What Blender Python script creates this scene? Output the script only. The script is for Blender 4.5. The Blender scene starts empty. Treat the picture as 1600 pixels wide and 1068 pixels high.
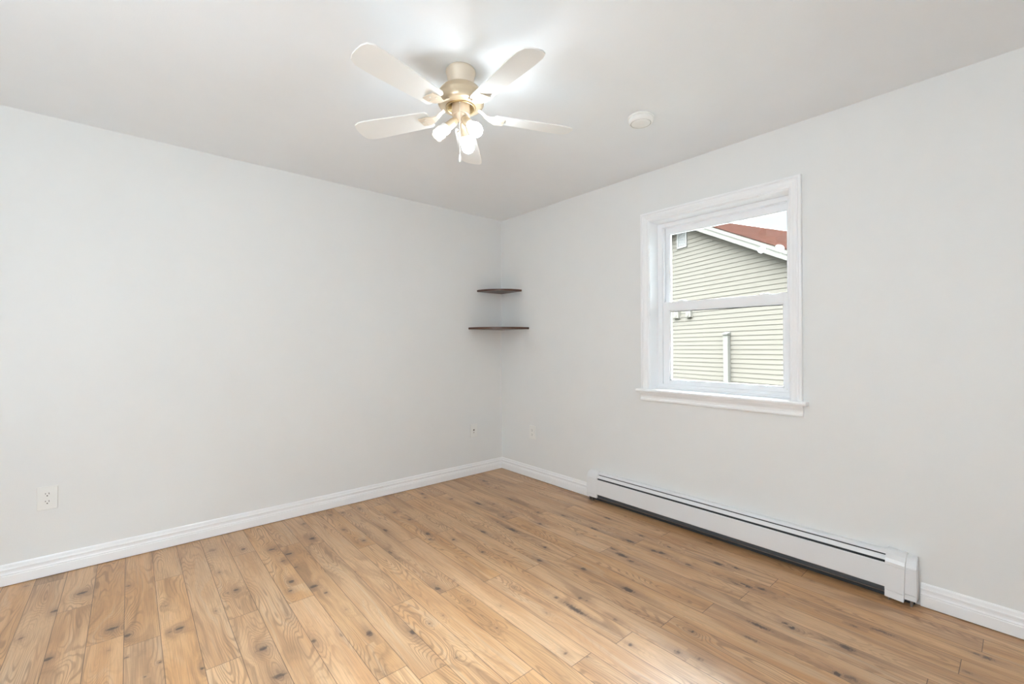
import bpy, bmesh, math, random
import numpy as np
from mathutils import Vector, Matrix
random.seed(7)
S = bpy.context.scene
COL = S.collection
PI = math.pi

# ------------------------------------------------------------------ camera
CAM = Vector((-2.79289737, -3.39180551, 1.21726270))
YAW, PITCH, ROLL, FPX = 0.712401599, 5.93556587e-3, -2.48204058e-3, 691.743230
fwd = Vector((math.sin(YAW)*math.cos(PITCH), math.cos(YAW)*math.cos(PITCH), math.sin(PITCH)))
rt = Vector((math.cos(YAW), -math.sin(YAW), 0)); up = rt.cross(fwd)
r2 = math.cos(ROLL)*rt + math.sin(ROLL)*up; u2 = r2.cross(fwd)
cd = bpy.data.cameras.new('camera'); cd.sensor_fit = 'HORIZONTAL'; cd.sensor_width = 36
cd.lens = FPX*36/1600; cd.clip_start = .05; cd.clip_end = 300
cam = bpy.data.objects.new('camera', cd); COL.objects.link(cam)
cam.matrix_world = Matrix(((r2.x, u2.x, -fwd.x, CAM.x), (r2.y, u2.y, -fwd.y, CAM.y), (r2.z, u2.z, -fwd.z, CAM.z), (0, 0, 0, 1)))
S.camera = cam

# ------------------------------------------------------------------ world, sun, exposure
W = bpy.data.worlds.new('daylight'); S.world = W; W.use_nodes = True
wn = W.node_tree; wn.nodes.clear()
wo = wn.nodes.new('ShaderNodeOutputWorld'); bg = wn.nodes.new('ShaderNodeBackground')
tc = wn.nodes.new('ShaderNodeTexCoord'); sx = wn.nodes.new('ShaderNodeSeparateXYZ'); rp = wn.nodes.new('ShaderNodeValToRGB')
rp.color_ramp.elements[0].position = 0.0; rp.color_ramp.elements[0].color = (.93, .985, 1, 1)
rp.color_ramp.elements[1].position = .8; rp.color_ramp.elements[1].color = (.80, .90, 1, 1)
e = rp.color_ramp.elements.new(.28); e.color = (.80, .94, 1, 1)
wn.links.new(tc.outputs['Generated'], sx.inputs[0]); wn.links.new(sx.outputs['Z'], rp.inputs[0])
wn.links.new(rp.outputs[0], bg.inputs[0]); mr = wn.nodes.new('ShaderNodeMapRange'); mr.interpolation_type = 'SMOOTHSTEP'       # sky far brighter overhead than at the horizon
for i_, v_ in ((1, .30), (2, .52), (3, 1.2), (4, 86.0)): mr.inputs[i_].default_value = v_
wn.links.new(sx.outputs['Z'], mr.inputs[0]); wn.links.new(mr.outputs[0], bg.inputs[1])
wn.links.new(bg.outputs[0], wo.inputs[0])
sd = bpy.data.lights.new('sun', 'SUN'); sd.energy = .5; sd.angle = math.radians(35); sd.color = (1, .96, .88)
sun = bpy.data.objects.new('sun', sd); COL.objects.link(sun)
sun.rotation_euler = Vector((.62, -.02, -.78)).to_track_quat('-Z', 'Y').to_euler(); sun.location = (-6, 0, 9)
S.view_settings.view_transform = 'Standard'; S.view_settings.look = 'None'
S.view_settings.gamma = 1; S.view_settings.exposure = 0.08; S.view_settings.use_curve_mapping = False
S.cycles.use_denoising = True
S.cycles.max_bounces = 14; S.cycles.diffuse_bounces = 10; S.cycles.glossy_bounces = 5; S.cycles.transparent_max_bounces = 10
S.cycles.sample_clamp_indirect = 12
BULB = 50.0          # radiance of the two lit lamps

# ------------------------------------------------------------------ helpers
def tagp(o, label=None, cat=None, group=None, kind=None):
    for k, v in (('label', label), ('category', cat), ('group', group), ('kind', kind)):
        if v: o[k] = v
    return o
def empty(name, loc=(0, 0, 0), rz=0):
    o = bpy.data.objects.new(name, None); COL.objects.link(o); o.location = loc; o.rotation_euler = (0, 0, rz)
    o.empty_display_size = .1
    return o
def obj(name, bm, mats, parent=None, smooth=False, angle=40):
    me = bpy.data.meshes.new(name)
    bmesh.ops.recalc_face_normals(bm, faces=bm.faces)
    if smooth:
        for f in bm.faces: f.smooth = True
        lim = math.radians(angle)
        for ed in bm.edges:
            if len(ed.link_faces) == 2 and ed.calc_face_angle(0) > lim: ed.smooth = False
    bm.to_mesh(me); bm.free()
    for m in (mats if isinstance(mats, (list, tuple)) else [mats]): me.materials.append(m)
    o = bpy.data.objects.new(name, me); COL.objects.link(o)
    if parent: o.parent = parent
    return o
def bx(bm, a, b, mi=0, bev=0):
    """axis aligned box from corner a to corner b"""
    x0, y0, z0 = [min(a[i], b[i]) for i in range(3)]; x1, y1, z1 = [max(a[i], b[i]) for i in range(3)]
    vs = [bm.verts.new(p) for p in ((x0,y0,z0),(x1,y0,z0),(x1,y1,z0),(x0,y1,z0),(x0,y0,z1),(x1,y0,z1),(x1,y1,z1),(x0,y1,z1))]
    fs = [bm.faces.new([vs[i] for i in q]) for q in ((3,2,1,0),(4,5,6,7),(0,1,5,4),(1,2,6,5),(2,3,7,6),(3,0,4,7))]
    for f in fs: f.material_index = mi
    if bev > 0:
        es = list({e for f in fs for e in f.edges})
        r = bmesh.ops.bevel(bm, geom=es, offset=bev, segments=2, affect='EDGES', profile=.5)
        for f in r['faces']: f.material_index = mi
def prism(bm, pts, vec, mi=0):
    """closed polygon pts (3d) extruded by vec"""
    v = Vector(vec); a = [bm.verts.new(p) for p in pts]; b = [bm.verts.new(Vector(p)+v) for p in pts]
    n = len(pts); fs = [bm.faces.new(a[::-1]), bm.faces.new(b)]
    for i in range(n): fs.append(bm.faces.new((a[i], a[(i+1) % n], b[(i+1) % n], b[i])))
    for f in fs: f.material_index = mi
def lathe(bm, prof, seg=48, M=None, mi=0):
    """prof: list of (r, z); revolved round local z, transformed by M"""
    M = M or Matrix.Identity(4); rings = []
    for r, z in prof:
        if r < 1e-6: rings.append([bm.verts.new(M @ Vector((0, 0, z)))])
        else: rings.append([bm.verts.new(M @ Vector((r*math.cos(2*PI*k/seg), r*math.sin(2*PI*k/seg), z))) for k in range(seg)])
    for A, B in zip(rings, rings[1:]):
        for k in range(seg):
            k2 = (k+1) % seg
            if len(A) == 1 and len(B) == 1: continue
            if len(A) == 1: f = bm.faces.new((A[0], B[k], B[k2]))
            elif len(B) == 1: f = bm.faces.new((A[k], B[0], A[k2]))
            else: f = bm.faces.new((A[k], B[k], B[k2], A[k2]))
            f.material_index = mi
def tube(bm, pts, rad, seg=10, mi=0):
    pts = [Vector(p) for p in pts]; n = len(pts)
    rads = rad if isinstance(rad, (list, tuple)) else [rad]*n
    t0 = (pts[1]-pts[0]).normalized(); ref = Vector((0, 0, 1)) if abs(t0.z) < .9 else Vector((1, 0, 0))
    nrm = t0.cross(ref).normalized(); rings = []
    for i, p in enumerate(pts):
        t = (pts[min(i+1, n-1)]-pts[max(i-1, 0)]).normalized()
        nrm = (nrm - t*nrm.dot(t)).normalized(); b = t.cross(nrm)
        rings.append([bm.verts.new(p+(nrm*math.cos(2*PI*k/seg)+b*math.sin(2*PI*k/seg))*rads[i]) for k in range(seg)])
    for A, B in zip(rings, rings[1:]):
        for k in range(seg): bm.faces.new((A[k], A[(k+1) % seg], B[(k+1) % seg], B[k])).material_index = mi
    bm.faces.new(rings[0][::-1]).material_index = mi; bm.faces.new(rings[-1]).material_index = mi
def axis_mat(loc, d):
    """matrix whose z axis points along d"""
    return Matrix.Translation(loc) @ Vector(d).to_track_quat('Z', 'Y').to_matrix().to_4x4()

# ------------------------------------------------------------------ materials
def mat(name, col, rough=.5, metal=0, spec=.5, bump=None, var=0, emis=None, coat=0):
    """bump = (noise scale, strength); var = colour variation amount"""
    m = bpy.data.materials.new(name); m.use_nodes = True; nt = m.node_tree; b = nt.nodes['Principled BSDF']
    b.inputs['Base Color'].default_value = (*col, 1); b.inputs['Roughness'].default_value = rough
    b.inputs['Metallic'].default_value = metal; b.inputs['Specular IOR Level'].default_value = spec
    b.inputs['Coat Weight'].default_value = coat
    tcn = nt.nodes.new('ShaderNodeTexCoord')
    if bump:
        n = nt.nodes.new('ShaderNodeTexNoise'); n.inputs['Scale'].default_value = bump[0]; n.inputs['Detail'].default_value = 4
        bp = nt.nodes.new('ShaderNodeBump'); bp.inputs['Strength'].default_value = bump[1]; bp.inputs['Distance'].default_value = .002
        nt.links.new(tcn.outputs['Object'], n.inputs['Vector']); nt.links.new(n.outputs[0], bp.inputs['Height']); nt.links.new(bp.outputs[0], b.inputs['Normal'])
    n2 = nt.nodes.new('ShaderNodeTexNoise'); n2.inputs['Scale'].default_value = 6; n2.inputs['Detail'].default_value = 5
    mx = nt.nodes.new('ShaderNodeMix'); mx.data_type = 'RGBA'
    v = var or .015
    mx.inputs[6].default_value = (*[c*(1-v) for c in col], 1); mx.inputs[7].default_value = (*[min(1, c*(1+v)) for c in col], 1)
    nt.links.new(tcn.outputs['Object'], n2.inputs['Vector']); nt.links.new(n2.outputs[0], mx.inputs[0]); nt.links.new(mx.outputs[2], b.inputs['Base Color'])
    if emis:
        b.inputs['Emission Color'].default_value = (*emis[0], 1); b.inputs['Emission Strength'].default_value = emis[1]
    return m
M = {}
M['wall'] = mat('wall_paint', (.802, .810, .806), .55, bump=(260, .12))
M['ceiling'] = mat('ceiling_paint', (.86, .888, .915), .7, bump=(180, .15))
M['trim'] = mat('trim_gloss_white', (.91, .92, .935), .30)
M['vinyl'] = mat('window_vinyl', (.90, .91, .93), .3)
M['gap'] = mat('dark_gap', (.03, .03, .03), .7)
M['heater'] = mat('heater_enamel', (.80, .81, .825), .32)
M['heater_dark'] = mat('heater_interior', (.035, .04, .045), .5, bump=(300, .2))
M['fin'] = mat('heater_lip_metal', (.26, .22, .20), .4, metal=.6)
M['plastic'] = mat('white_plastic', (.84, .84, .82), .35)
M['detector'] = mat('detector_plastic', (.86, .86, .84), .4)
M['slot'] = mat('slot_black', (.012, .012, .012), .6)
M['champagne'] = mat('champagne_metal', (.62, .51, .36), .34, metal=.55, bump=(80, .05))
M['cream'] = mat('cream_enamel', (.72, .62, .50), .38, metal=.15)
M['brass'] = mat('antique_brass', (.52, .39, .21), .28, metal=.85, bump=(60, .08))
M['tan'] = mat('tan_enamel', (.56, .44, .32), .42, metal=.2)
M['blade'] = mat('blade_white', (.84, .84, .82), .4)
M['chain'] = mat('chain_metal', (.85, .82, .74), .3, metal=.6)
M['bulb_lit'] = mat('lit_bulb', (.9, .9, .88), .3, emis=((.84, .93, 1), BULB))
M['bulb_dim'] = mat('cfl_tube', (.92, .90, .82), .3, emis=((1, .93, .78), .75))
M['soil'] = mat('ground_grass', (.03, .032, .024), .9, var=.4)
M['box'] = mat('utility_box_vinyl', (.056, .050, .041), .7, spec=.05)
M['fascia'] = mat('fascia_cream', (.0515, .0480, .0405), .7, spec=.05)
M['ventwhite'] = mat('vent_white', (.082, .078, .072), .7, spec=.05)

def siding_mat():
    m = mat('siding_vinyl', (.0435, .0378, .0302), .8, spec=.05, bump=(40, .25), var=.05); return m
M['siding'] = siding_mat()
M['fill_light'] = mat('fill_light_globe', (.9, .9, .9), .3, emis=((.785, .90, .985), 41.0))  # glow of the added fill lamp outside the view

def shelf_mat():
    m = bpy.data.materials.new('dark_stained_wood'); m.use_nodes = True; nt = m.node_tree; b = nt.nodes['Principled BSDF']
    tcn = nt.nodes.new('ShaderNodeTexCoord'); mp = nt.nodes.new('ShaderNodeMapping'); mp.inputs['Scale'].default_value = (6, 60, 60)
    n = nt.nodes.new('ShaderNodeTexNoise'); n.inputs['Scale'].default_value = 2; n.inputs['Detail'].default_value = 6
    cr = nt.nodes.new('ShaderNodeValToRGB'); cr.color_ramp.elements[0].color = (.035, .014, .007, 1); cr.color_ramp.elements[1].color = (.14, .055, .028, 1)
    nt.links.new(tcn.outputs['Object'], mp.inputs[0]); nt.links.new(mp.outputs[0], n.inputs['Vector']); nt.links.new(n.outputs[0], cr.inputs[0])
    nt.links.new(cr.outputs[0], b.inputs['Base Color']); b.inputs['Roughness'].default_value = .35
    return m
M['shelf'] = shelf_mat()

def shingle_mat():
    m = bpy.data.materials.new('red_shingle'); m.use_nodes = True; nt = m.node_tree; b = nt.nodes['Principled BSDF']
    tcn = nt.nodes.new('ShaderNodeTexCoord')
    br = nt.nodes.new('ShaderNodeTexBrick'); br.inputs['Scale'].default_value = 1
    br.inputs['Brick Width'].default_value = .30; br.inputs['Row Height'].default_value = .14; br.inputs['Mortar Size'].default_value = .006
    br.inputs['Color1'].default_value = (.0120, .0052, .0038, 1); br.inputs['Color2'].default_value = (.0085, .0040, .0029, 1); br.inputs['Mortar'].default_value = (.0030, .0014, .0010, 1)
    n = nt.nodes.new('ShaderNodeTexNoise'); n.inputs['Scale'].default_value = 30; n.inputs['Detail'].default_value = 6
    mx = nt.nodes.new('ShaderNodeMix'); mx.data_type = 'RGBA'; mx.blend_type = 'OVERLAY'; mx.inputs[0].default_value = .7
    nt.links.new(tcn.outputs['UV'], br.inputs['Vector']); nt.links.new(tcn.outputs['UV'], n.inputs['Vector'])
    nt.links.new(br.outputs[0], mx.inputs[6]); nt.links.new(n.outputs[0], mx.inputs[7]); df = nt.nodes.new('ShaderNodeBsdfDiffuse'); nt.links.new(mx.outputs[2], df.inputs[0]); nt.links.new(df.outputs[0], nt.nodes['Material Output'].inputs[0]); nt.nodes.remove(b)
    return m
M['shingle'] = shingle_mat()

def glass_mat():
    m = bpy.data.materials.new('window_glass'); m.use_nodes = True; nt = m.node_tree; nt.nodes.clear()
    o = nt.nodes.new('ShaderNodeOutputMaterial'); mx = nt.nodes.new('ShaderNodeMixShader')
    tr = nt.nodes.new('ShaderNodeBsdfTransparent'); tr.inputs[0].default_value = (.985, .99, .985, 1)
    gl = nt.nodes.new('ShaderNodeBsdfGlossy'); gl.inputs['Roughness'].default_value = .012
    fr = nt.nodes.new('ShaderNodeFresnel'); fr.inputs[0].default_value = 1.45
    nt.links.new(fr.outputs[0], mx.inputs[0]); nt.links.new(tr.outputs[0], mx.inputs[1]); nt.links.new(gl.outputs[0], mx.inputs[2])
    nt.links.new(mx.outputs[0], o.inputs[0]); return m
M['glass'] = glass_mat()

def floor_mat():
    m = bpy.data.materials.new('knotty_laminate'); m.use_nodes = True; nt = m.node_tree; L = nt.links; b = nt.nodes['Principled BSDF']
    def N(t, **k):
        n = nt.nodes.new(t)
        for a, v in k.items(): setattr(n, a, v)
        return n
    def put(x, s):
        if isinstance(x, (int, float)): s.default_value = x
        else: L.new(x, s)
    def mth(op, a, c=0.0, d=None, clamp=False):
        n = N('ShaderNodeMath', operation=op, use_clamp=clamp); put(a, n.inputs[0]); put(c, n.inputs[1])
        if d is not None: put(d, n.inputs[2])
        return n.outputs[0]
    def comb(x, y, z):
        n = N('ShaderNodeCombineXYZ'); put(x, n.inputs[0]); put(y, n.inputs[1]); put(z, n.inputs[2]); return n.outputs[0]
    def noise(vec, scale, detail=2, rough=.5, dist=0):
        n = N('ShaderNodeTexNoise'); L.new(vec, n.inputs['Vector']); n.inputs['Scale'].default_value = scale
        n.inputs['Detail'].default_value = detail; n.inputs['Roughness'].default_value = rough; n.inputs['Distortion'].default_value = dist
        return n.outputs[0]
    def ramp(v, lo, hi, a=0.0, c=1.0):
        n = N('ShaderNodeMapRange'); n.interpolation_type = 'SMOOTHSTEP'; put(v, n.inputs[0])
        n.inputs[1].default_value = lo; n.inputs[2].default_value = hi; n.inputs[3].default_value = a; n.inputs[4].default_value = c
        return n.outputs[0]
    def mixc(f, A, B, bt='MIX'):
        n = N('ShaderNodeMix', data_type='RGBA', blend_type=bt); put(f, n.inputs[0])
        for X, s in ((A, n.inputs[6]), (B, n.inputs[7])):
            if isinstance(X, tuple): s.default_value = (*X, 1)
            else: L.new(X, s)
        return n.outputs[2]
    bd = N('ShaderNodeAttribute', attribute_name='board'); sb = N('ShaderNodeSeparateXYZ'); L.new(bd.outputs['Vector'], sb.inputs[0])
    kn = N('ShaderNodeAttribute', attribute_name='knot'); sk = N('ShaderNodeSeparateXYZ'); L.new(kn.outputs['Vector'], sk.inputs[0])
    se = N('ShaderNodeAttribute', attribute_name='seed'); seed = se.outputs['Fac']
    u, v, ln = sb.outputs; kx, ky, ks = sk.outputs
    base = comb(u, v, mth('MULTIPLY', seed, 37.0))
    # knots
    wob = noise(comb(mth('MULTIPLY', u, 60), mth('MULTIPLY', v, 45), seed), 1, 4, .7)
    wob2 = noise(comb(mth('MULTIPLY', u, 25), mth('MULTIPLY', v, 150), mth('ADD', seed, 5)), 1, 4, .7)
    kx2 = mth('ADD', kx, mth('MULTIPLY', mth('SUBTRACT', wob, .5), 2.2)); ky2 = mth('ADD', ky, mth('MULTIPLY', mth('SUBTRACT', wob2, .5), 2.2))
    d2 = mth('ADD', mth('MULTIPLY', kx2, kx2), mth('MULTIPLY', ky2, ky2))
    core = mth('MULTIPLY', mth('EXPONENT', mth('MULTIPLY', d2, -1.1)), ks)
    kcore = ramp(core, .14, .80)
    halo = mth('MULTIPLY', mth('EXPONENT', mth('MULTIPLY', mth('ADD', mth('MULTIPLY', kx2, mth('MULTIPLY', kx2, .45)), mth('MULTIPLY', ky2, mth('MULTIPLY', ky2, .055))), -1)), mth('MULTIPLY', ks, .55))
    big = mth('MULTIPLY', mth('EXPONENT', mth('MULTIPLY', mth('ADD', mth('MULTIPLY', kx, mth('MULTIPLY', kx, .10)), mth('MULTIPLY', ky, mth('MULTIPLY', ky, .02))), -1)), ks)
    # growth ring field bent round the knots
    field = noise(comb(mth('MULTIPLY', u, 11), mth('MULTIPLY', v, 1.5), mth('MULTIPLY', seed, 37)), 1, 1.5, .45, .15)
    field = mth('ADD', field, mth('MULTIPLY', big, .22))
    rings = mth('SINE', mth('MULTIPLY', field, 150.0))
    rings = mth('MULTIPLY', mth('ADD', rings, 1), .5)
    rmask = ramp(noise(comb(mth('MULTIPLY', u, 7), mth('MULTIPLY', v, 1.3), mth('MULTIPLY', seed, 91)), 1, 1), .38, .66)
    fib = noise(comb(mth('MULTIPLY', u, 420), mth('MULTIPLY', v, 6), mth('MULTIPLY', seed, 13)), 1, 3, .6)
    band = noise(comb(mth('ADD', mth('MULTIPLY', u, 30), mth('MULTIPLY', field, 6)), mth('MULTIPLY', v, 1.1), mth('MULTIPLY', seed, 57)), 1, 3, .55)
    broad = noise(comb(mth('MULTIPLY', u, 9), mth('MULTIPLY', v, 1.6), mth('MULTIPLY', seed, 23)), 1, 2, .5)
    c = mixc(ramp(broad, .3, .7), (.520, .288, .137), (.635, .395, .216))
    c = mixc(mth('MULTIPLY', ramp(band, .48, .74), .62), c, (.225, .122, .062))
    c = mixc(mth('MULTIPLY', ramp(band, .48, .26), .45), c, (.56, .43, .30))
    c = mixc(mth('MULTIPLY', mth('MULTIPLY', ramp(rings, .55, 1.0), ramp(rmask, 0, 1, .15, 1)), .55), c, (.215, .115, .060))
    c = mixc(mth('MULTIPLY', ramp(fib, .42, .7), .45), c, (.25, .155, .09))
    # board to board tone
    t = mth('FRACT', mth('MULTIPLY', seed, 7.31))
    hs = N('ShaderNodeHueSaturation'); L.new(c, hs.inputs['Color']); put(ramp(t, 0, 1, .95, 1.05), hs.inputs['Value'])
    put(ramp(mth('FRACT', mth('MULTIPLY', seed, 3.77)), 0, 1, .97, 1.05), hs.inputs['Saturation'])
    c = hs.outputs[0]
    c = mixc(mth('MINIMUM', mth('MULTIPLY', halo, 1.15), .65), c, (.175, .105, .070))
    c = mixc(mth('MULTIPLY', kcore, .88), c, (.050, .026, .022))
    # bevelled joints
    eu = mth('MINIMUM', u, mth('SUBTRACT', .1165, u)); ev = mth('MINIMUM', v, mth('SUBTRACT', ln, v))
    su = ramp(eu, .0006, .0017, 1, 0); sv = ramp(ev, .0006, .0019, 1, 0)
    seam = mth('MAXIMUM', su, sv)
    c = mixc(mth('MULTIPLY', seam, .78), c, (.07, .04, .022))
    L.new(c, b.inputs['Base Color'])
    put(mth('ADD', mth('MULTIPLY', fib, .10), .33), b.inputs['Roughness']); b.inputs['Specular IOR Level'].default_value = .70
    h = mth('SUBTRACT', mth('MULTIPLY', fib, -.25), mth('MULTIPLY', seam, 1.5))
    bp = N('ShaderNodeBump'); bp.inputs['Strength'].default_value = .22; bp.inputs['Distance'].default_value = .0015
    L.new(h, bp.inputs['Height']); L.new(bp.outputs[0], b.inputs['Normal'])
    return m
M['floor'] = floor_mat()

# ------------------------------------------------------------------ room shell
XL, YR, H, T = -3.95, -4.45, 2.44, .18         # far sides of the room (behind the camera), height, wall thickness
def struct(name, bm, m, parent=None, **k):
    o = obj(name, bm, m, parent, **k)
    if not parent: o['kind'] = 'structure'
    return o
# floor: every board its own strip of faces; joints and knots measured from the place
PW, X0 = .1165, -3.158
JT = {0:-.10, 1:-.51, 2:-.905, 3:-1.012, 4:-.45, 5:-1.378, 6:-1.077, 7:-1.80, 8:-1.121, 9:-.455, 10:-.549, 11:-1.459, 12:-.782, 13:-1.515,
      14:-.87, 15:-1.572, 16:-2.298, 17:-1.624, 18:-2.36, 19:-1.692, 20:-2.43, 21:-1.76, 22:-2.497, 23:-3.225, 24:-2.55, 25:-3.274, 26:-2.62, 27:-.6}
def pix(x, y):
    d = fwd + r2*((x-800)/FPX) - u2*((y-534)/FPX); t = -CAM.z/d.z; p = CAM+d*t; return p.x, p.y
# px, py, size, strength, stretch along the board
KN = [(41,915,.012,.5,1),(127.5,926,.016,1,.7),(86,954,.012,.9,1),(32,997,.010,.6,1),(74,1030,.013,1,.9),(175,982,.017,1,.7),(200,915,.009,.6,1.3),(200,992,.012,1,.8),
 (259,946,.010,.5,1),(281,981,.012,1,.7),(265,987,.009,.6,1),(337.5,954,.006,.7,1),(369,921,.010,.9,1),(355,926,.008,.5,1),(342,894,.009,.6,1),(332,859,.018,.5,1.6),
 (380,857.5,.010,.8,1),(316,1044,.006,.8,1.6),(250,1034,.005,.8,1),(226,1057,.004,.8,1),(197,1027,.007,.6,1),(169,1016,.006,.4,1),(221,1020,.016,.35,2.2),
 (424.5,858,.013,.9,.8),(451,865,.018,.9,.7),(442,876,.011,.6,.8),(462,886,.010,.6,1.2),(455.5,908,.012,1,1.2),(453.5,922.5,.010,.8,.8),(490,916,.016,1,.8),(509,925.5,.009,.8,1),
 (540,952,.009,.4,1),(451,960,.012,.4,1.2),(490,1001,.008,.7,2),(411,1013,.016,1,.8),(437,1055,.018,.8,1),(577.5,989,.010,.9,2),(555,893,.008,.5,1.4),(533,991,.006,.5,3),(610,863,.009,.6,2.4),(598,1054,.020,.4,2.2),
 (609,862,.008,.7,2),(684,919,.009,1,1.8),(671,973.5,.007,.6,.8),(645,987,.009,.9,2.2),(692,961,.006,.5,1),(710,906,.006,.6,1),(730.6,938,.007,.6,.8),(754,862,.009,.9,.9),(756,908,.006,.5,1),(804,917,.006,.6,.8),
 (776.5,980.6,.007,.6,.8),(782.6,946,.006,.5,1),(713,1027.5,.007,.5,.8),(843,875,.010,.8,2.2),(911.6,888.5,.010,.8,2),(982,921,.013,1,2.6),(985.7,877,.010,.7,1.8),(869,933,.009,.7,1.4),(906,934,.010,.6,1.3),
 (916,937.6,.010,.5,1.3),(898.6,951.5,.013,.9,5),(961.6,968,.010,.5,1.5),(883.8,1020,.009,.6,1),(917,1025.7,.008,.5,1),(984.8,1007,.009,.7,1),(804,918,.006,.5,1),(854,957,.006,.5,1),
 (475,818,.016,.6,1.4),(488,841,.013,1,1.4),(487,849.4,.009,.6,.8),(535.5,800.6,.009,.7,1),(562,794,.009,.7,1.4),(537,827,.010,.8,1),(568.5,844,.010,.9,.9),(559.6,846.7,.008,.6,1),(602,828,.010,.8,3),(616.7,800,.011,.7,1),
 (516,804,.018,.5,1.6),(572,832,.009,.4,1.4),(660,771,.012,.8,1.6),(664,777,.010,.7,1),(705,779,.013,.7,1),(668,833.5,.012,.9,2),(672,842,.010,.8,1),(709,842.5,.010,.8,1),(640,811,.012,.7,1.6),
 (747,786,.013,.8,4),(771.5,787,.013,.6,1.2),(756.5,751,.012,.9,1.6),(762.5,755.5,.010,.7,1),(786.5,807,.010,.7,1.4),(799,800,.008,.6,1.6),(778,815.5,.007,.9,1),(800,827,.012,.8,5),(755,830.5,.010,.8,3),
 (851,854.5,.009,.9,1.6),(840.5,800,.009,.8,1),(843.5,818,.009,.9,2),(797,779,.011,.7,5),(774.5,762,.009,.6,1.4),(880,805,.010,.7,3),(949.5,809,.010,.8,3),(928.5,826,.010,.8,4),(984,845,.010,1,3),(1002,836.5,.012,.7,2),
 (1022,860,.012,.9,2),(1033,863,.012,.9,2),(1045.5,854.5,.009,.7,2),(972,867,.011,1,3.5),(985.5,876,.009,.8,2),(958,857,.008,.7,3.5),(912,888,.009,.5,2),(1075.5,882,.010,.7,2.4),(901.5,835,.008,.5,1.4),
 (1121.5,880,.011,1,3),(1150,887,.011,.8,2),(1108,848,.010,.6,3),(1163.5,914,.011,1,3),(1151.5,912,.010,.6,3),(1190.5,920,.011,.8,2),(1269,907,.008,.4,2),(1085,920,.007,.4,2),
 (1226,973,.010,.8,1.2),(1237.5,980,.012,.9,1.2),(1323,1011.5,.012,.9,2.6),(1308,1052,.010,1,1.2),(1330.5,1059.5,.014,.6,2),(1335,978,.008,.6,2),(1377,986,.012,.6,5),
 (1185.5,977,.010,.8,5),(1173,997.5,.010,.6,4),(1082,986.5,.008,.8,.9),(1059,1018.7,.012,.6,1.4),(1093,1029,.012,.5,1.4),(1542.5,1027.5,.012,.7,2),(1525,1021,.010,.6,2),(1512,1050,.010,.5,2)]
knots = []
for px, py, s, st, ay in KN:
    x, y = pix(px, py); knots.append((x, y, s*1.35, s*ay*1.05, st))
rnd = random.Random(3)
for _ in range(26): knots.append((rnd.uniform(XL, -1.9), rnd.uniform(YR, -2.1), .010, .010, rnd.uniform(.4, .9)))
KA = np.array(knots)
def make_floor():
    bm = bmesh.new(); lb = bm.loops.layers.float_vector.new('board'); lk = bm.loops.layers.float_vector.new('knot'); lsd = bm.loops.layers.float.new('seed')
    kb = np.floor((KA[:, 0]-X0)/PW).astype(int)
    for k in range(-8, 28):
        x0 = X0+k*PW; j = JT.get(k, -.4-.31*((k*7) % 5))
        js = [0.0]; y = j
        while y < -1.395: y += 1.395
        while y > YR: js.append(y); y -= 1.395
        js.append(YR-.02)
        js = sorted(set(js), reverse=True)
        cand = KA[kb == k]
        xs = [max(XL-.02, x0+PW*t/3) for t in range(4)]; xs = [min(x, .02) for x in xs]
        for bi in range(len(js)-1):
            ya, yb = js[bi], js[bi+1]; length = ya-yb
            if length < .004: continue
            full0 = ya if bi > 0 else js[1]+1.395
            sd_ = rnd.random(); n = max(1, int(length/.03))
            ylist = [ya-length*i/n for i in range(n+1)]
            V = [[bm.verts.new((x, yy, 0)) for x in xs] for yy in ylist]
            cb = cand[(cand[:, 1] <= ya) & (cand[:, 1] >= yb)] if len(cand) else cand
            for i in range(n):
                for q in range(3):
                    if xs[q+1]-xs[q] < 1e-5: continue
                    f = bm.faces.new((V[i+1][q], V[i+1][q+1], V[i][q+1], V[i][q])); cx = (xs[q]+xs[q+1])/2; cy = (ylist[i]+ylist[i+1])/2
                    if len(cb):
                        dd = ((cb[:, 0]-cx)/cb[:, 2])**2+((cb[:, 1]-cy)/cb[:, 3])**2; kk = cb[int(dd.argmin())]
                    else: kk = None
                    for lp in f.loops:
                        p = lp.vert.co
                        lp[lb] = (p.x-x0, full0-p.y, 1.395 if bi < len(js)-2 else 9.0); lp[lsd] = sd_
                        lp[lk] = ((p.x-kk[0])/kk[2], (p.y-kk[1])/kk[3], kk[4]) if kk is not None else (20, 20, 0)
    bmesh.ops.remove_doubles(bm, verts=bm.verts, dist=1e-5)
    me = bpy.data.meshes.new('floor'); bm.to_mesh(me); bm.free(); me.materials.append(M['floor'])
    o = bpy.data.objects.new('floor', me); COL.objects.link(o); o['kind'] = 'structure'
    return o
make_floor()
bm = bmesh.new(); bx(bm, (XL-T, YR-T, H), (T, T, H+.16)); struct('ceiling', bm, M['ceiling'])
bm = bmesh.new(); bx(bm, (XL-T, 0, -.02), (T, T, H)); struct('wall_left', bm, M['wall'])
bm = bmesh.new(); bx(bm, (XL-T, YR, -.02), (XL, 0, H)); struct('wall_near', bm, M['wall'])
bm = bmesh.new(); bx(bm, (XL-T, YR-T, -.02), (T, YR, H)); struct('wall_rear', bm, M['wall'])
# right wall with the window opening
OY0, OY1, OZ0, OZ1 = -2.538, -1.652, .896, 2.088
bm = bmesh.new()
bx(bm, (0, YR, -.02), (T, OY0, H)); bx(bm, (0, OY1, -.02), (T, 0, H)); bx(bm, (0, OY0, -.02), (T, OY1, OZ0)); bx(bm, (0, OY0, OZ1), (T, OY1, H))
bmesh.ops.remove_doubles(bm, verts=bm.verts, dist=1e-5)
struct('wall_right', bm, M['wall'])

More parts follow.
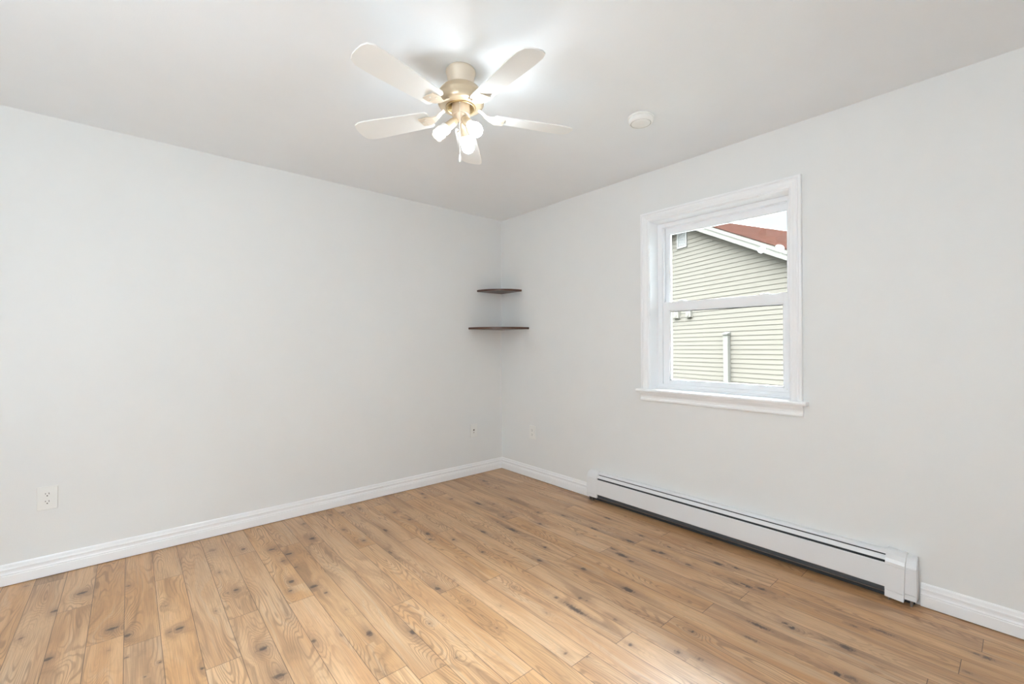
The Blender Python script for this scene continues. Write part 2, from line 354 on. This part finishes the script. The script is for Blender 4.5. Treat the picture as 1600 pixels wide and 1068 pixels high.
# baseboards
BB = [(0, .0022), (.0155, .0022), (.016, .004), (.016, .049), (.0135, .0525), (.0150, .0565), (.0125, .060), (.0100, .064), (.0100, .072), (.0120, .0775), (.0125, .083), (.0085, .0865), (.0075, .092), (.0068, .100), (.0045, .105), (0, .107)]
def baseboard(name, p0, p1, out):
    """profile swept from p0 to p1 on the wall, 'out' = direction into the room"""
    bm = bmesh.new(); o = Vector(out); p0 = Vector(p0); p1 = Vector(p1)
    prism(bm, [p0+o*d+Vector((0, 0, z)) for d, z in BB], p1-p0)
    ob = struct(name, bm, M['trim']); return ob
baseboard('baseboard_left', (XL, 0, .001), (0, 0, .001), (0, -1, 0))
baseboard('baseboard_right', (0, -.0, .001), (0, -1.128, .001), (-1, 0, 0))
baseboard('baseboard_right_near', (0, -3.069, .001), (0, YR, .001), (-1, 0, 0))
baseboard('baseboard_rear', (XL, YR, .001), (0, YR, .001), (0, 1, 0))
baseboard('baseboard_near', (XL, YR, .001), (XL, 0, .001), (1, 0, 0))

# ------------------------------------------------------------------ window
win = empty('window_1', (0, (OY0+OY1)/2, OZ0)); win['kind'] = 'structure'
def wobj(name, bm, m, parent=win, **k):
    o = obj(name, bm, m, None, **k); o.parent = parent
    o.matrix_parent_inverse = Matrix.Translation((0, -(OY0+OY1)/2, -OZ0)) if parent == win else Matrix.Identity(4)
    return o
CW = .063
CP = [(0, 0), (.019, 0), (.021, .006), (.021, .012), (.0165, .016), (.0165, .020), (.0185, .024), (.0170, .034), (.0125, .046), (.0120, .050), (.0135, .055), (.011, .060), (.007, .063), (0, .063)]  # depth, distance from the OUTER edge
cy0, cy1, cz1 = OY0-CW+.004, OY1+CW-.004, OZ1+CW-.004
bm = bmesh.new()
def casing_ring():
    # mitred: legs and head share the mitre vertices
    cols = []
    for (sy, sz, oy, oz) in ((1, 0, cy1, .900), (1, -1, cy1, cz1), (-1, -1, cy0, cz1), (-1, 0, cy0, .900)):
        cols.append([bm.verts.new((-d-.0005, oy-sy*t, (oz+sz*t) if sz else oz)) for d, t in CP])
    for A, B in zip(cols, cols[1:]):
        n = len(CP)
        for i in range(n): bm.faces.new((A[i], A[(i+1) % n], B[(i+1) % n], B[i]))
    bm.faces.new(cols[0]); bm.faces.new(cols[-1][::-1])
casing_ring(); wobj('casing', bm, M['trim'])
# jamb lining
bm = bmesh.new()
JD = .104
bx(bm, (-.001, OY1, OZ0), (JD, OY1-.006, OZ1)); bx(bm, (-.001, OY0, OZ0), (JD, OY0+.006, OZ1)); bx(bm, (-.001, OY0, OZ1), (JD, OY1, OZ1-.006))
wobj('jamb', bm, M['trim'])
# stool with rounded nose and horns
bm = bmesh.new()
nose = [(JD, .880), (JD, .902), (-.040, .902), (-.046, .9), (-.0495, .895), (-.0495, .888), (-.046, .882), (-.040, .880)]
prism(bm, [(x, OY0+.0, z) for x, z in nose], (0, OY1-OY0, 0))
hp = [(-.0005, .880), (-.0005, .902)]+nose[2:]
prism(bm, [(x, cy0-.026, z) for x, z in hp], (0, OY0-cy0+.026, 0)); prism(bm, [(x, OY1, z) for x, z in hp], (0, cy1+.026-OY1, 0))
wobj('stool', bm, M['trim'])
bm = bmesh.new()
ap = [(0, .880), (-.026, .880), (-.026, .872), (-.022, .864), (-.014, .852), (-.012, .838), (-.018, .832), (-.0185, .824), (-.014, .818), (0, .817)]
prism(bm, [(x-.0005, cy0-.004, z) for x, z in ap], (0, cy1-cy0+.008, 0)); wobj('apron', bm, M['trim'])
# vinyl frame
FY0, FY1, FZ0, FZ1 = OY0+.006, OY1-.006, .902, OZ1-.006
bm = bmesh.new()
def ring(bm, x0, x1, y0, y1, z0, z1, w, wb=None, wt=None, mi=0, bev=.0015):
    wb = wb or w; wt = wt or w
    bx(bm, (x0, y0, z0), (x1, y0+w, z1), mi, bev); bx(bm, (x0, y1-w, z0), (x1, y1, z1), mi, bev)
    bx(bm, (x0+.0004, y0+w-.003, z0), (x1, y1-w+.003, z0+wb), mi, bev); bx(bm, (x0+.0004, y0+w-.003, z1-wt), (x1, y1-w+.003, z1), mi, bev)
ring(bm, .102, T+.02, FY0, FY1, FZ0-.02, FZ1, .036, .052, .030)
bx(bm, (.088, FY0, FZ0), (.104, FY1, FZ0+.012), 0, .002)
# balance track stop seen beside the upper sash
bx(bm, (.112, FY1-.036, 1.50), (.130, FY1-.044, FZ1-.02)); bx(bm, (.112, FY0+.036, 1.50), (.130, FY0+.044, FZ1-.02))
wobj('window_frame', bm, M['vinyl'])
# sashes
LG = (-2.470, -1.743, .962, 1.456)
UG = (-2.482, -1.722, 1.500, 2.012)
ly0, ly1 = FY0+.0375, FY1-.0375
sash = empty('lower_sash'); sash.parent = win; sash.matrix_parent_inverse = Matrix.Translation((0, -(OY0+OY1)/2, -OZ0))
bm = bmesh.new()
bx(bm, (.108, ly0, .934), (.142, LG[0], 1.516), 0, .002); bx(bm, (.108, LG[1], .934), (.142, ly1, 1.516), 0, .002)
bx(bm, (.109, LG[0]-.003, .934), (.142, LG[1]+.003, LG[2]), 0, .002); bx(bm, (.109, LG[0]-.003, LG[3]), (.142, LG[1]+.003, 1.516), 0, .002)
for a, b in (((LG[0], LG[2]), (LG[0]+.007, LG[3])), ((LG[1]-.007, LG[2]), (LG[1], LG[3])), ((LG[0], LG[2]), (LG[1], LG[2]+.006)), ((LG[0], LG[3]-.006), (LG[1], LG[3]))):
    bx(bm, (.117, a[0], a[1]), (.138, b[0], b[1]))
wobj('sash_frame', bm, M['vinyl'], sash)
bm = bmesh.new(); bx(bm, (.1255, LG[0]+.001, LG[2]+.001), (.1257, LG[1]-.001, LG[3]-.001)); wobj('pane', bm, M['glass'], sash)
bm = bmesh.new(); bx(bm, (.1240, LG[0]+.006, LG[3]-.0105), (.1250, LG[1]-.006, LG[3]-.006)); wobj('glazing_gasket', bm, M['gap'], sash)
for yy in (-1.862, -2.352):          # lift tabs on the bottom rail
    bm = bmesh.new(); bx(bm, (.100, yy-.022, .959), (.112, yy+.022, .968), 0, .002); wobj('lift_tab', bm, M['vinyl'], sash)
for yy in (-1.834, -2.362):          # sash locks on the meeting rail
    bm = bmesh.new(); lathe(bm, [(0, 0), (.017, 0), (.017, .005), (.012, .009), (0, .010)], 20, Matrix.Translation((.126, yy, 1.516)) @ Matrix.Diagonal((1, 1.7, 1, 1)))
    bx(bm, (.108, yy-.004, 1.519), (.128, yy+.004, 1.526), 0, .001); wobj('sash_lock', bm, M['vinyl'], sash, smooth=True)
for yy in (ly0+.03, ly1-.03):        # tilt latches
    bm = bmesh.new(); bx(bm, (.114, yy-.018, 1.516), (.136, yy+.018, 1.520), 0, .001); wobj('tilt_latch', bm, M['vinyl'], sash)
usash = empty('upper_sash'); usash.parent = win; usash.matrix_parent_inverse = Matrix.Translation((0, -(OY0+OY1)/2, -OZ0))
bm = bmesh.new()
bx(bm, (.146, ly0, 1.455), (.176, UG[0], FZ1-.028), 0, .002); bx(bm, (.146, UG[1], 1.455), (.176, ly1, FZ1-.028), 0, .002)
bx(bm, (.147, UG[0]-.003, 1.455), (.176, UG[1]+.003, UG[2]), 0, .002); bx(bm, (.147, UG[0]-.003, UG[3]), (.176, UG[1]+.003, FZ1-.028), 0, .002)
for a, b in (((UG[0], UG[2]), (UG[0]+.007, UG[3])), ((UG[1]-.007, UG[2]), (UG[1], UG[3])), ((UG[0], UG[2]), (UG[1], UG[2]+.006)), ((UG[0], UG[3]-.006), (UG[1], UG[3]))):
    bx(bm, (.153, a[0], a[1]), (.172, b[0], b[1]))
wobj('sash_frame', bm, M['vinyl'], usash)
bm = bmesh.new(); bx(bm, (.1600, UG[0]+.001, UG[2]+.001), (.1602, UG[1]-.001, UG[3]-.001)); wobj('pane', bm, M['glass'], usash)
# dark track line beside the lower sash
bm = bmesh.new(); bx(bm, (.120, ly1, .935), (.14, FY1-.0362, 1.515)); bx(bm, (.120, FY0+.0362, .935), (.14, ly0, 1.515)); wobj('balance_track', bm, M['gap'])
bm = bmesh.new(); lathe(bm, [(0, .0015), (.004, .0015), (.0045, 0), (0, 0)], 14, axis_mat((.1078, LG[0]-.016, .953), (-1, 0, 0))); wobj('screw_cap', bm, M['plastic'], sash)

# ------------------------------------------------------------------ baseboard heater
ht = tagp(empty('baseboard_heater', (0, -2.095, 0)), 'long white metal baseboard heater on the floor under the window', 'heater')
def hobj(name, bm, m, **k):
    o = obj(name, bm, m, None, **k); o.parent = ht; o.matrix_parent_inverse = Matrix.Translation((0, 2.095, 0)); return o
A, B = -3.062, -1.130
bm = bmesh.new()      # back plate and top hood in one bent sheet
hood = [(-.0005, .020), (-.0005, .2215), (-.012, .2230), (-.030, .2215), (-.040, .216), (-.043, .210), (-.0405, .2085), (-.030, .2135), (-.012, .2150), (-.004, .214), (-.004, .020)]
prism(bm, [(x, A+.01, z) for x, z in hood], (0, B-A-.02, 0)); hobj('back_panel', bm, M['heater'], smooth=True, angle=50)
bm = bmesh.new()      # damper blade between the two slots
dm = [(-.0440, .2035), (-.0460, .2050), (-.0600, .1905), (-.0610, .1860), (-.0585, .1850), (-.0575, .1890)]
prism(bm, [(x, A+.10, z) for x, z in dm], (0, B-A-.195, 0)); hobj('damper', bm, M['heater'])
bm = bmesh.new()      # front panel
fp = [(-.0585, .1705), (-.0610, .1745), (-.0640, .1745), (-.0660, .1705), (-.0660, .0640), (-.0630, .0600), (-.0600, .0615), (-.0630, .0655), (-.0630, .1690)]
prism(bm, [(x, A+.03, z) for x, z in fp], (0, B-A-.06, 0)); hobj('front_panel', bm, M['heater'])
bm = bmesh.new()      # dark convector inside
bx(bm, (-.006, A+.03, .050), (-.054, B-.03, .19)); bx(bm, (-.040, A+.03, .19), (-.012, B-.03, .205)); hobj('heating_element', bm, M['heater_dark'])
bm = bmesh.new()      # slate coloured lower panel behind the front cover
prism(bm, [(x, A+.04, z) for x, z in ((-.054, .075), (-.0585, .075), (-.0550, .036), (-.0505, .036))], (0, B-A-.08, 0)); hobj('lower_baffle', bm, mat('slate_enamel', (.075, .085, .095), .4))
bm = bmesh.new()
prism(bm, [(x, A+.04, z) for x, z in ((-.004, .030), (-.0585, .0325), (-.0605, .037), (-.0590, .037), (-.0575, .034), (-.004, .033))], (0, B-A-.08, 0)); hobj('bottom_lip', bm, M['fin'])
def cap_profile(g=0):
    return [(-.0005, .030-g), (-.0005, .2245+g), (-.015, .2255+g), (-.034, .2240+g), (-.048-g, .2150+g), (-.0620-g, .1960+g), (-.0675-g, .1800+g), (-.0675-g, .1780), (-.0655-g, .1760), (-.0675-g, .1740), (-.0675-g, .058), (-.0650-g, .0555), (-.0650-g, .031-g)]
def endcap(y0, y1):
    bm = bmesh.new(); prism(bm, [(x, y0, z) for x, z in cap_profile()], (0, y1-y0, 0))
    bmesh.ops.bevel(bm, geom=[e for e in bm.edges if abs(e.verts[0].co.y-e.verts[1].co.y) < 1e-6 and (e.calc_length() > .012)], offset=.003, segments=2, affect='EDGES')
    hobj('end_cap', bm, M['heater'], smooth=True)
endcap(B-.100, B); endcap(A, A+.062)
# skewed splice cover near the right end
bm = bmesh.new(); g = .009
cp = [(x, z) for x, z in cap_profile(g) if True]
c0 = [bm.verts.new((x-.004*(1 if x < -.04 else 0), -2.953+(.004*(.2-z)/.2), z)) for x, z in cp]
c1 = [bm.verts.new((x-.002*(1 if x < -.04 else 0), -3.024+(.007*(.2-z)/.2), z-.005)) for x, z in cp]
n = len(cp)
for i in range(n): bm.faces.new((c0[i], c0[(i+1) % n], c1[(i+1) % n], c1[i]))
bm.faces.new(c0); bm.faces.new(c1[::-1]); hobj('splice_cover', bm, M['heater'])
bm = bmesh.new(); bx(bm, (-.003, A+.012, .001), (-.022, B-.012, .022)); hobj('under_shade_strip', bm, M['heater_dark'])  # dark strip put in for the shade beneath the heater
for yy in (B-.02, B-.045, A+.02, A+.10):
    bm = bmesh.new(); bx(bm, (-.010, yy-.004, .0), (-.056, yy+.004, .034), 0, .001); hobj('foot', bm, M['fin'])

# ------------------------------------------------------------------ corner shelves
def shelf(z, r, th, label):
    bm = bmesh.new(); n = 28
    pts = [(-.0008, -.0008, z)]+[(-r*math.sin(a)-.0008, -r*math.cos(a)-.0008, z) for a in [PI/2*i/n for i in range(n+1)]]
    prism(bm, pts, (0, 0, th))
    bmesh.ops.bevel(bm, geom=[e for e in bm.edges if abs(e.verts[0].co.z-e.verts[1].co.z) < 1e-6 and e.calc_length() < .05], offset=.002, segments=2, affect='EDGES')
    tagp(obj('corner_shelf', bm, M['shelf']), label, 'shelf', 'corner shelves')
shelf(1.7175, .300, .017, 'smaller dark wood quarter-round corner shelf, the upper of the two')
shelf(1.3600, .400, .018, 'larger dark wood quarter-round corner shelf, the lower of the two')

# ------------------------------------------------------------------ outlets (built facing +Y local = out of the wall)
def plate(bm, w=.078, h=.122, d=.006): bx(bm, (-w/2, .0003, -h/2), (w/2, d, h/2), 0, .0022)
def outlet(loc, rz, label):
    t = tagp(empty('wall_outlet', loc, rz), label, 'outlet', 'duplex outlets')
    bm = bmesh.new(); plate(bm); obj('cover_plate', bm, M['plastic'], t)
    for s in (1, -1):
        bm = bmesh.new(); zc = s*.0200
        pts = []
        for a in np.linspace(0, 2*PI, 28, endpoint=False):
            x = .0172*math.cos(a); z = max(-.0135, min(.0135, .0172*math.sin(a))); pts.append((x, .0055, zc+z))
        prism(bm, pts, (0, .0022, 0))
        bx(bm, (-.0078, .0076, zc-.001), (-.0056, .0079, zc+.008), 1); bx(bm, (.0056, .0076, zc+.0005), (.0078, .0079, zc+.0075), 1)
        lathe(bm, [(0, .0003), (.0027, .0003), (.0027, 0), (0, 0)], 14, axis_mat((0, .0076, zc-.0075), (0, 1, 0)), 1)
        obj('receptacle', bm, [M['plastic'], M['slot']], t)
    bm = bmesh.new(); lathe(bm, [(0, .0008), (.0028, .0006), (.0032, 0)], 14, axis_mat((0, .0060, 0), (0, 1, 0))); obj('plate_screw', bm, M['plastic'], t)
outlet((-3.121, 0, .412), PI, 'white duplex outlet low on the left wall, far from the corner')
outlet((0, -.445, .416), PI/2, 'small white duplex outlet low on the window wall beside the corner')
t = tagp(empty('wall_jack', (-.345, 0, .412), PI), 'white wall plate with two dark round jacks low on the left wall near the corner', 'wall plate')
bm = bmesh.new(); plate(bm); obj('cover_plate', bm, M['plastic'], t)
for zc, r, mm in ((.006, .0075, 'slot'), (-.018, .0050, 'fin')):
    bm = bmesh.new(); lathe(bm, [(r+.003, 0), (r+.003, .003), (r, .004), (r, .001), (0, .001)], 20, axis_mat((0, .0058, zc), (0, 1, 0)))
    for f in bm.faces:
        c = f.calc_center_median(); f.material_index = 1 if math.hypot(c.x, c.z-zc) < r*.98 else 0
    obj('jack_socket', bm, [M['plastic'], M[mm]], t)
for zc in (.045, -.045):
    bm = bmesh.new(); lathe(bm, [(0, .0008), (.0028, .0006), (.0032, 0)], 14, axis_mat((0, .0060, zc), (0, 1, 0))); obj('plate_screw', bm, M['plastic'], t)

# ------------------------------------------------------------------ smoke detector
sm = tagp(empty('smoke_detector', (-.712, -2.048, H)), 'round white smoke detector on the ceiling right of the fan', 'smoke detector')
bm = bmesh.new(); lathe(bm, [(0, -.0003), (.066, -.0003), (.068, -.004), (.067, -.009), (.063, -.010), (0, -.010)], 56); obj('base', bm, M['detector'], sm, smooth=True)
bm = bmesh.new(); lathe(bm, [(0, -.0095), (.062, -.0095), (.0635, -.014), (.0630, -.028), (.0600, -.034), (.0540, -.0365), (.0520, -.0345), (.0500, -.0345), (.0470, -.0370), (.030, -.0390), (0, -.0395)], 56); obj('cover', bm, M['detector'], sm, smooth=True, angle=50)
bm = bmesh.new(); lathe(bm, [(.0505, -.0338), (.0535, -.0338), (.0535, -.0352), (.0505, -.0352)], 56); obj('vent_slot', bm, mat('vent_grey', (.35, .35, .34), .6), sm)
bm = bmesh.new(); lathe(bm, [(0, -.038), (.011, -.038), (.011, -.0405), (.009, -.0415), (0, -.0415)], 24, Matrix.Translation((.012, .006, -.0005))); obj('test_button', bm, M['detector'], sm, smooth=True)

# ------------------------------------------------------------------ unseen globe lamp, added to brighten the room
fl = tagp(empty('added_fill_lamp', (-3.72, -2.75, 0)), 'unseen white globe lamp added as fill light by the wall opposite the window', 'fill light')
bm = bmesh.new(); lathe(bm, [(0, .001), (.14, .001), (.142, .006), (.138, .016), (.05, .026), (.016, .034), (0, .034)], 40); obj('base', bm, M['plastic'], fl, smooth=True)
bm = bmesh.new(); lathe(bm, [(.012, .03), (.012, 1.07), (.03, 1.08), (.03, 1.11), (0, 1.11)], 20); obj('pole', bm, M['plastic'], fl, smooth=True)
GR = .21
bm = bmesh.new(); lathe(bm, [(0, 1.30-GR)]+[(GR*math.sin(PI*k/24), 1.30-GR*math.cos(PI*k/24)) for k in range(1, 24)]+[(0, 1.30+GR)], 40); obj('fill_globe', bm, M['fill_light'], fl, smooth=True, angle=80)

# ------------------------------------------------------------------ ceiling fan
FX, FY = -1.6773, -1.7554
fan = tagp(empty('ceiling_fan', (FX, FY, H)), 'white-bladed ceiling fan with champagne motor and three lamps, hung from the ceiling', 'ceiling fan')
def dz(z): return z-H
bm = bmesh.new(); lathe(bm, [(0, -.0005), (.062, -.0005), (.066, -.006), (.0665, -.014), (.0635, -.020), (.0615, -.030), (.0580, -.050), (.0565, -.066), (.058, -.076)], 56); obj('canopy', bm, M['cream'], fan, smooth=True, angle=60)
bm = bmesh.new(); lathe(bm, [(.056, dz(2.366)), (.066, dz(2.362)), (.084, dz(2.352)), (.096, dz(2.338)), (.1015, dz(2.325)), (.1030, dz(2.322)), (.1030, dz(2.318)), (.1020, dz(2.316)), (.1025, dz(2.300)), (.1015, dz(2.288)), (.096, dz(2.279)), (.086, dz(2.274)), (.066, dz(2.272))], 64); obj('motor_housing', bm, M['champagne'], fan, smooth=True, angle=60)
bm = bmesh.new(); lathe(bm, [(.067, dz(2.276)), (.067, dz(2.268)), (.063, dz(2.266)), (.058, dz(2.269)), (.056, dz(2.276)), (.046, dz(2.282)), (.044, dz(2.300))], 64); obj('trim_ring', bm, M['brass'], fan, smooth=True, angle=60)
bm = bmesh.new(); lathe(bm, [(0, dz(2.296)), (.0405, dz(2.296)), (.0405, dz(2.240)), (.0395, dz(2.237)), (.034, dz(2.236)), (.030, dz(2.228)), (.024, dz(2.217)), (.018, dz(2.211)), (0, dz(2.209))], 48); obj('switch_housing', bm, M['tan'], fan, smooth=True, angle=50)
# blades: five, at rest
def blade_pair(az):
    ca, sa = math.cos(az), math.sin(az); R = Matrix.Rotation(az, 4, 'Z')
    bm = bmesh.new()     # curved iron from the motor underside out to the blade
    path = [(.080, .020), (.098, .010), (.115, -.006), (.135, -.014), (.160, -.0165), (.200, -.0170)]
    wid = [.012, .011, .012, .020, .034, .030]
    rows = []
    for (x, z), w in zip(path, wid): rows.append([bm.verts.new(R @ Vector((x, s*w, dz(2.255)+z+t))) for s, t in ((-1, -.002), (1, -.002), (1, .002), (-1, .002))])
    for a, b in zip(rows, rows[1:]):
        for i in range(4): bm.faces.new((a[i], a[(i+1) % 4], b[(i+1) % 4], b[i]))
    bm.faces.new(rows[0][::-1]); bm.faces.new(rows[-1])
    iron = obj('blade_iron', bm, M['cream'], fan)
    for sx_, sy_ in ((.168, .018), (.168, -.018), (.188, 0)):
        bm = bmesh.new(); lathe(bm, [(0, -.003), (.004, -.002), (.0045, 0)], 12, R @ Matrix.Translation((sx_, sy_, dz(2.236)))); s_ = obj('screw', bm, M['chain'], iron, smooth=True)
    bm = bmesh.new()     # blade, rounded tip, pitched 11 degrees about its own length
    outl = [(.150, -.040), (.160, -.048), (.45, -.0620), (.500, -.060), (.525, -.048), (.5345, -.026), (.536, 0), (.5345, .026), (.525, .048), (.500, .060), (.45, .0620), (.160, .048), (.150, .040)]
    P = Matrix.Translation((0, 0, dz(2.2425))) @ Matrix.Rotation(math.radians(11), 4, 'X')
    prism(bm, [R @ (P @ Vector((x, y, 0))) for x, y in outl], (0, 0, .0055)); obj('blade', bm, M['blade'], fan)
base_az = -YAW      # screen right, measured in the room
for k in range(5): blade_pair(base_az+math.radians(18+72*k))
# lamps
def lamp(phi, kind):
    az = base_az+math.radians(phi); hd = Vector((math.cos(az), math.sin(az), 0)); ax = (hd*.72-Vector((0, 0, .69))).normalized()
    o = Vector((0, 0, dz(2.222)))+hd*.014
    bm = bmesh.new(); Mx = axis_mat(o, ax)
    lathe(bm, [(0, 0), (.011, 0), (.012, .012), (.0165, .018), (.0185, .030), (.0185, .062), (.0175, .064), (.0150, .064), (.0150, .050), (0, .050)], 32, Mx)
    sk = obj('lamp_socket', bm, M['champagne'], fan, smooth=True)
    if kind == 'bulb':
        bm = bmesh.new(); lathe(bm, [(0, .052), (.013, .052), (.014, .066), (.018, .078), (.0255, .093), (.0295, .108), (.0295, .120), (.0255, .133), (.016, .142), (0, .146)], 28, Mx)
        obj('light_bulb', bm, M['bulb_lit'], sk, smooth=True, angle=80)
    else:
        bm = bmesh.new(); lathe(bm, [(0, .052), (.0145, .052), (.0165, .064), (.0245, .070), (.0255, .088), (.0225, .092), (0, .092)], 28, Mx)
        cf = obj('light_bulb', bm, M['plastic'], sk, smooth=True)
        pts = []; n = 120
        for i in range(n+1):
            q = i/n; a = q*2*PI*3.6; r = .0215 if q < .8 else .0215*(1-(q-.8)/.2*.85); pts.append(Mx @ Vector((r*math.cos(a), r*math.sin(a), .096+.040*min(1, q*1.12))))
        bm = bmesh.new(); tube(bm, pts, .0056, 10); lathe(bm, [(0, .090), (.016, .090), (.016, .130), (0, .132)], 20, Mx)
        obj('spiral_tube', bm, M['bulb_dim'], cf, smooth=True, angle=80)
lamp(77, 'bulb'); lamp(-43, 'bulb'); lamp(197, 'cfl')
# pull chain
hdc = Vector((math.cos(base_az-PI/2), math.sin(base_az-PI/2), 0))
p0 = hdc*.043+Vector((0, 0, dz(2.272)))
bm = bmesh.new()
zz = [2.272-.0046*i for i in range(50)]
for z in zz: bmesh.ops.create_icosphere(bm, subdivisions=1, radius=.0017, matrix=Matrix.Translation((p0.x, p0.y, dz(z))))
tube(bm, [(p0.x, p0.y, dz(2.273)), (p0.x, p0.y, dz(2.046))], .0006, 6)
tube(bm, [(p0.x*.9, p0.y*.9, dz(2.275)), (p0.x*1.06, p0.y*1.06, dz(2.273))], .003, 10)
ch = obj('pull_chain', bm, M['chain'], fan, smooth=True)
bm = bmesh.new(); lathe(bm, [(0, dz(2.048)), (.002, dz(2.047)), (.0035, dz(2.040)), (.0048, dz(2.028)), (.0045, dz(2.016)), (.0025, dz(2.012)), (0, dz(2.011))], 18, Matrix.Translation((p0.x, p0.y, 0))); obj('pull_knob', bm, M['plastic'], ch, smooth=True)
bm = bmesh.new(); lathe(bm, [(0, dz(2.106)), (.0022, dz(2.105)), (.0034, dz(2.098)), (.0022, dz(2.091)), (0, dz(2.090))], 14, Matrix.Translation((p0.x, p0.y, 0))); obj('chain_coupling', bm, M['chain'], ch, smooth=True)

# ------------------------------------------------------------------ neighbouring house (local: x = along its gable wall, y = into the house, z up)
hx = Vector((.31115716, .95035847, -.0090)).normalized(); hz = Vector((0, 0, 1)); hy = hz.cross(hx).normalized()*-1
hy = Vector((.95035847, -.31115716, 0)).normalized(); hz = hx.cross(hy)
if hz.z < 0: hz = -hz; 
house = tagp(empty('house'), 'neighbouring house with pale green siding and a red shingle gable roof outside the window', 'house')
house.matrix_world = Matrix(((hx.x, hy.x, hz.x, 7.0428), (hx.y, hy.y, hz.y, -.2459), (hx.z, hy.z, hz.z, 0), (0, 0, 0, 1)))
PK, SL, HWD, EX = 2.62, .505, 4.5, .1016       # peak position, roof slope, half width, siding exposure
ZPK = 4.036+SL*(PK-2.129)                      # underside of rake at the peak
def zr(s): return ZPK-SL*abs(s-PK)
GZ = -.75
bm = bmesh.new()
z = 1.110-.1016*int((1.110-GZ)/.1016)
while z < ZPK:
    z1 = z+EX
    def span(zz):
        h = min(HWD, (ZPK+.06-zz)/SL); return (PK-h, PK+h)
    a = span(z); b = span(min(z1, ZPK+.05))
    if a[1]-a[0] < .02: break
    v = [bm.verts.new(p) for p in ((a[0], -.014, z), (a[1], -.014, z), (b[1], -.003, z1), (b[0], -.003, z1), (a[0], -.002, z+.0005), (a[1], -.002, z+.0005))]
    bm.faces.new((v[0], v[1], v[2], v[3])); bm.faces.new((v[0], v[4], v[5], v[1]))
    z = z1
siding = obj('siding', bm, M['siding'], house)
bm = bmesh.new()      # house body behind the siding
prism(bm, [(PK-HWD, 0, GZ), (PK+HWD, 0, GZ), (PK+HWD, 0, zr(PK+HWD)), (PK, 0, ZPK), (PK-HWD, 0, zr(PK-HWD))], (0, 9.5, 0)); obj('wall_body', bm, M['siding'], house)
OV = .26; TH = .205
def slope_prism(bm, sgn, y0, y1, zlo, zhi, s_in=0, over=.35, mi=0):
    e_ = HWD+over; pts = [(PK+sgn*s_in, y0, ZPK-SL*s_in+zlo), (PK+sgn*e_, y0, ZPK-SL*e_+zlo), (PK+sgn*e_, y0, ZPK-SL*e_+zhi), (PK+sgn*s_in, y0, ZPK-SL*s_in+zhi)]
    prism(bm, pts, (0, y1-y0, 0), mi)
for sg in (-1, 1):
    bm = bmesh.new(); slope_prism(bm, sg, -OV, -OV+.02, 0, .125); slope_prism(bm, sg, -OV-.014, -OV+.02, .118, TH); obj('rake_board', bm, M['fascia'], house)
    bm = bmesh.new(); slope_prism(bm, sg, -OV+.02, 0, .03, .045); obj('soffit', bm, M['fascia'], house)
    bm = bmesh.new(); slope_prism(bm, sg, -OV-.022, 9.7, TH+.002, TH+.020)
    uv = bm.loops.layers.uv.new('UVMap')
    for f in bm.faces:
        for lp in f.loops: lp[uv].uv = (lp.vert.co.y, lp.vert.co.x*1.12)
    obj('roof', bm, M['shingle'], house)
bm = bmesh.new(); prism(bm, [(PK-.10, -OV-.024, ZPK+TH+.020-.05), (PK, -OV-.024, ZPK+TH+.032), (PK+.10, -OV-.024, ZPK+TH+.020-.05), (PK, -OV-.024, ZPK+TH+.010)], (0, 9.8, 0)); obj('ridge_cap', bm, mat('ridge_dark', (.05, .03, .025), .9), house)
# gable vent
vent = empty('gable_vent'); vent.parent = house
bm = bmesh.new(); a0, a1, b0, b1 = 2.475, 2.805, 3.690, 4.098
for p, q in (((a0, b0), (a0+.035, b1)), ((a1-.035, b0), (a1, b1)), ((a0, b0), (a1, b0+.035)), ((a0, b1-.035), (a1, b1))): bx(bm, (p[0], -.035, p[1]), (q[0], 0, q[1]), 0, .003)
obj('vent_frame', bm, M['ventwhite'], vent)
bm = bmesh.new(); k = 9
for i in range(k):
    zc = b0+.035+(b1-b0-.07)*(i+.5)/k
    prism(bm, [(a0+.03, -.030, zc-.018), (a0+.03, -.027, zc-.018), (a0+.03, -.006, zc+.018), (a0+.03, -.010, zc+.018)], (a1-a0-.06, 0, 0))
obj('louvres', bm, M['ventwhite'], vent)
bm = bmesh.new(); bx(bm, (a0+.03, -.0155, b0+.03), (a1-.03, -.004, b1-.03)); obj('vent_screen', bm, mat('vent_shadow', (.022, .022, .02), .8), vent)
for a0, a1, b0, b1 in ((2.745, 2.925, 1.905, 2.080), (2.335, 2.495, 1.905, 2.066)):
    bm = bmesh.new(); bx(bm, (a0, -.075, b0), (a1, -.004, b1), 0, .012); bx(bm, (a0-.012, -.022, b0-.012), (a1+.012, -.004, b1+.012), 0, .004)
    bx(bm, ((a0+a1)/2-.03, -.085, b0+.03), ((a0+a1)/2+.03, -.07, b1-.05), 0, .006); obj('utility_box', bm, M['box'], house)
bm = bmesh.new(); bx(bm, (1.215, -.10, GZ), (1.345, -.012, 1.44), 0, .008)
prism(bm, [(1.205, -.012, 1.44), (1.205, -.125, 1.44), (1.205, -.125, 1.462), (1.205, -.012, 1.505)], (.150, 0, 0)); obj('conduit_cover', bm, M['fascia'], house)
# ground outside
bm = bmesh.new(); bx(bm, (-30, -40, GZ-.3), (60, 50, GZ-.05)); g_ = struct('ground', bm, M['soil'])
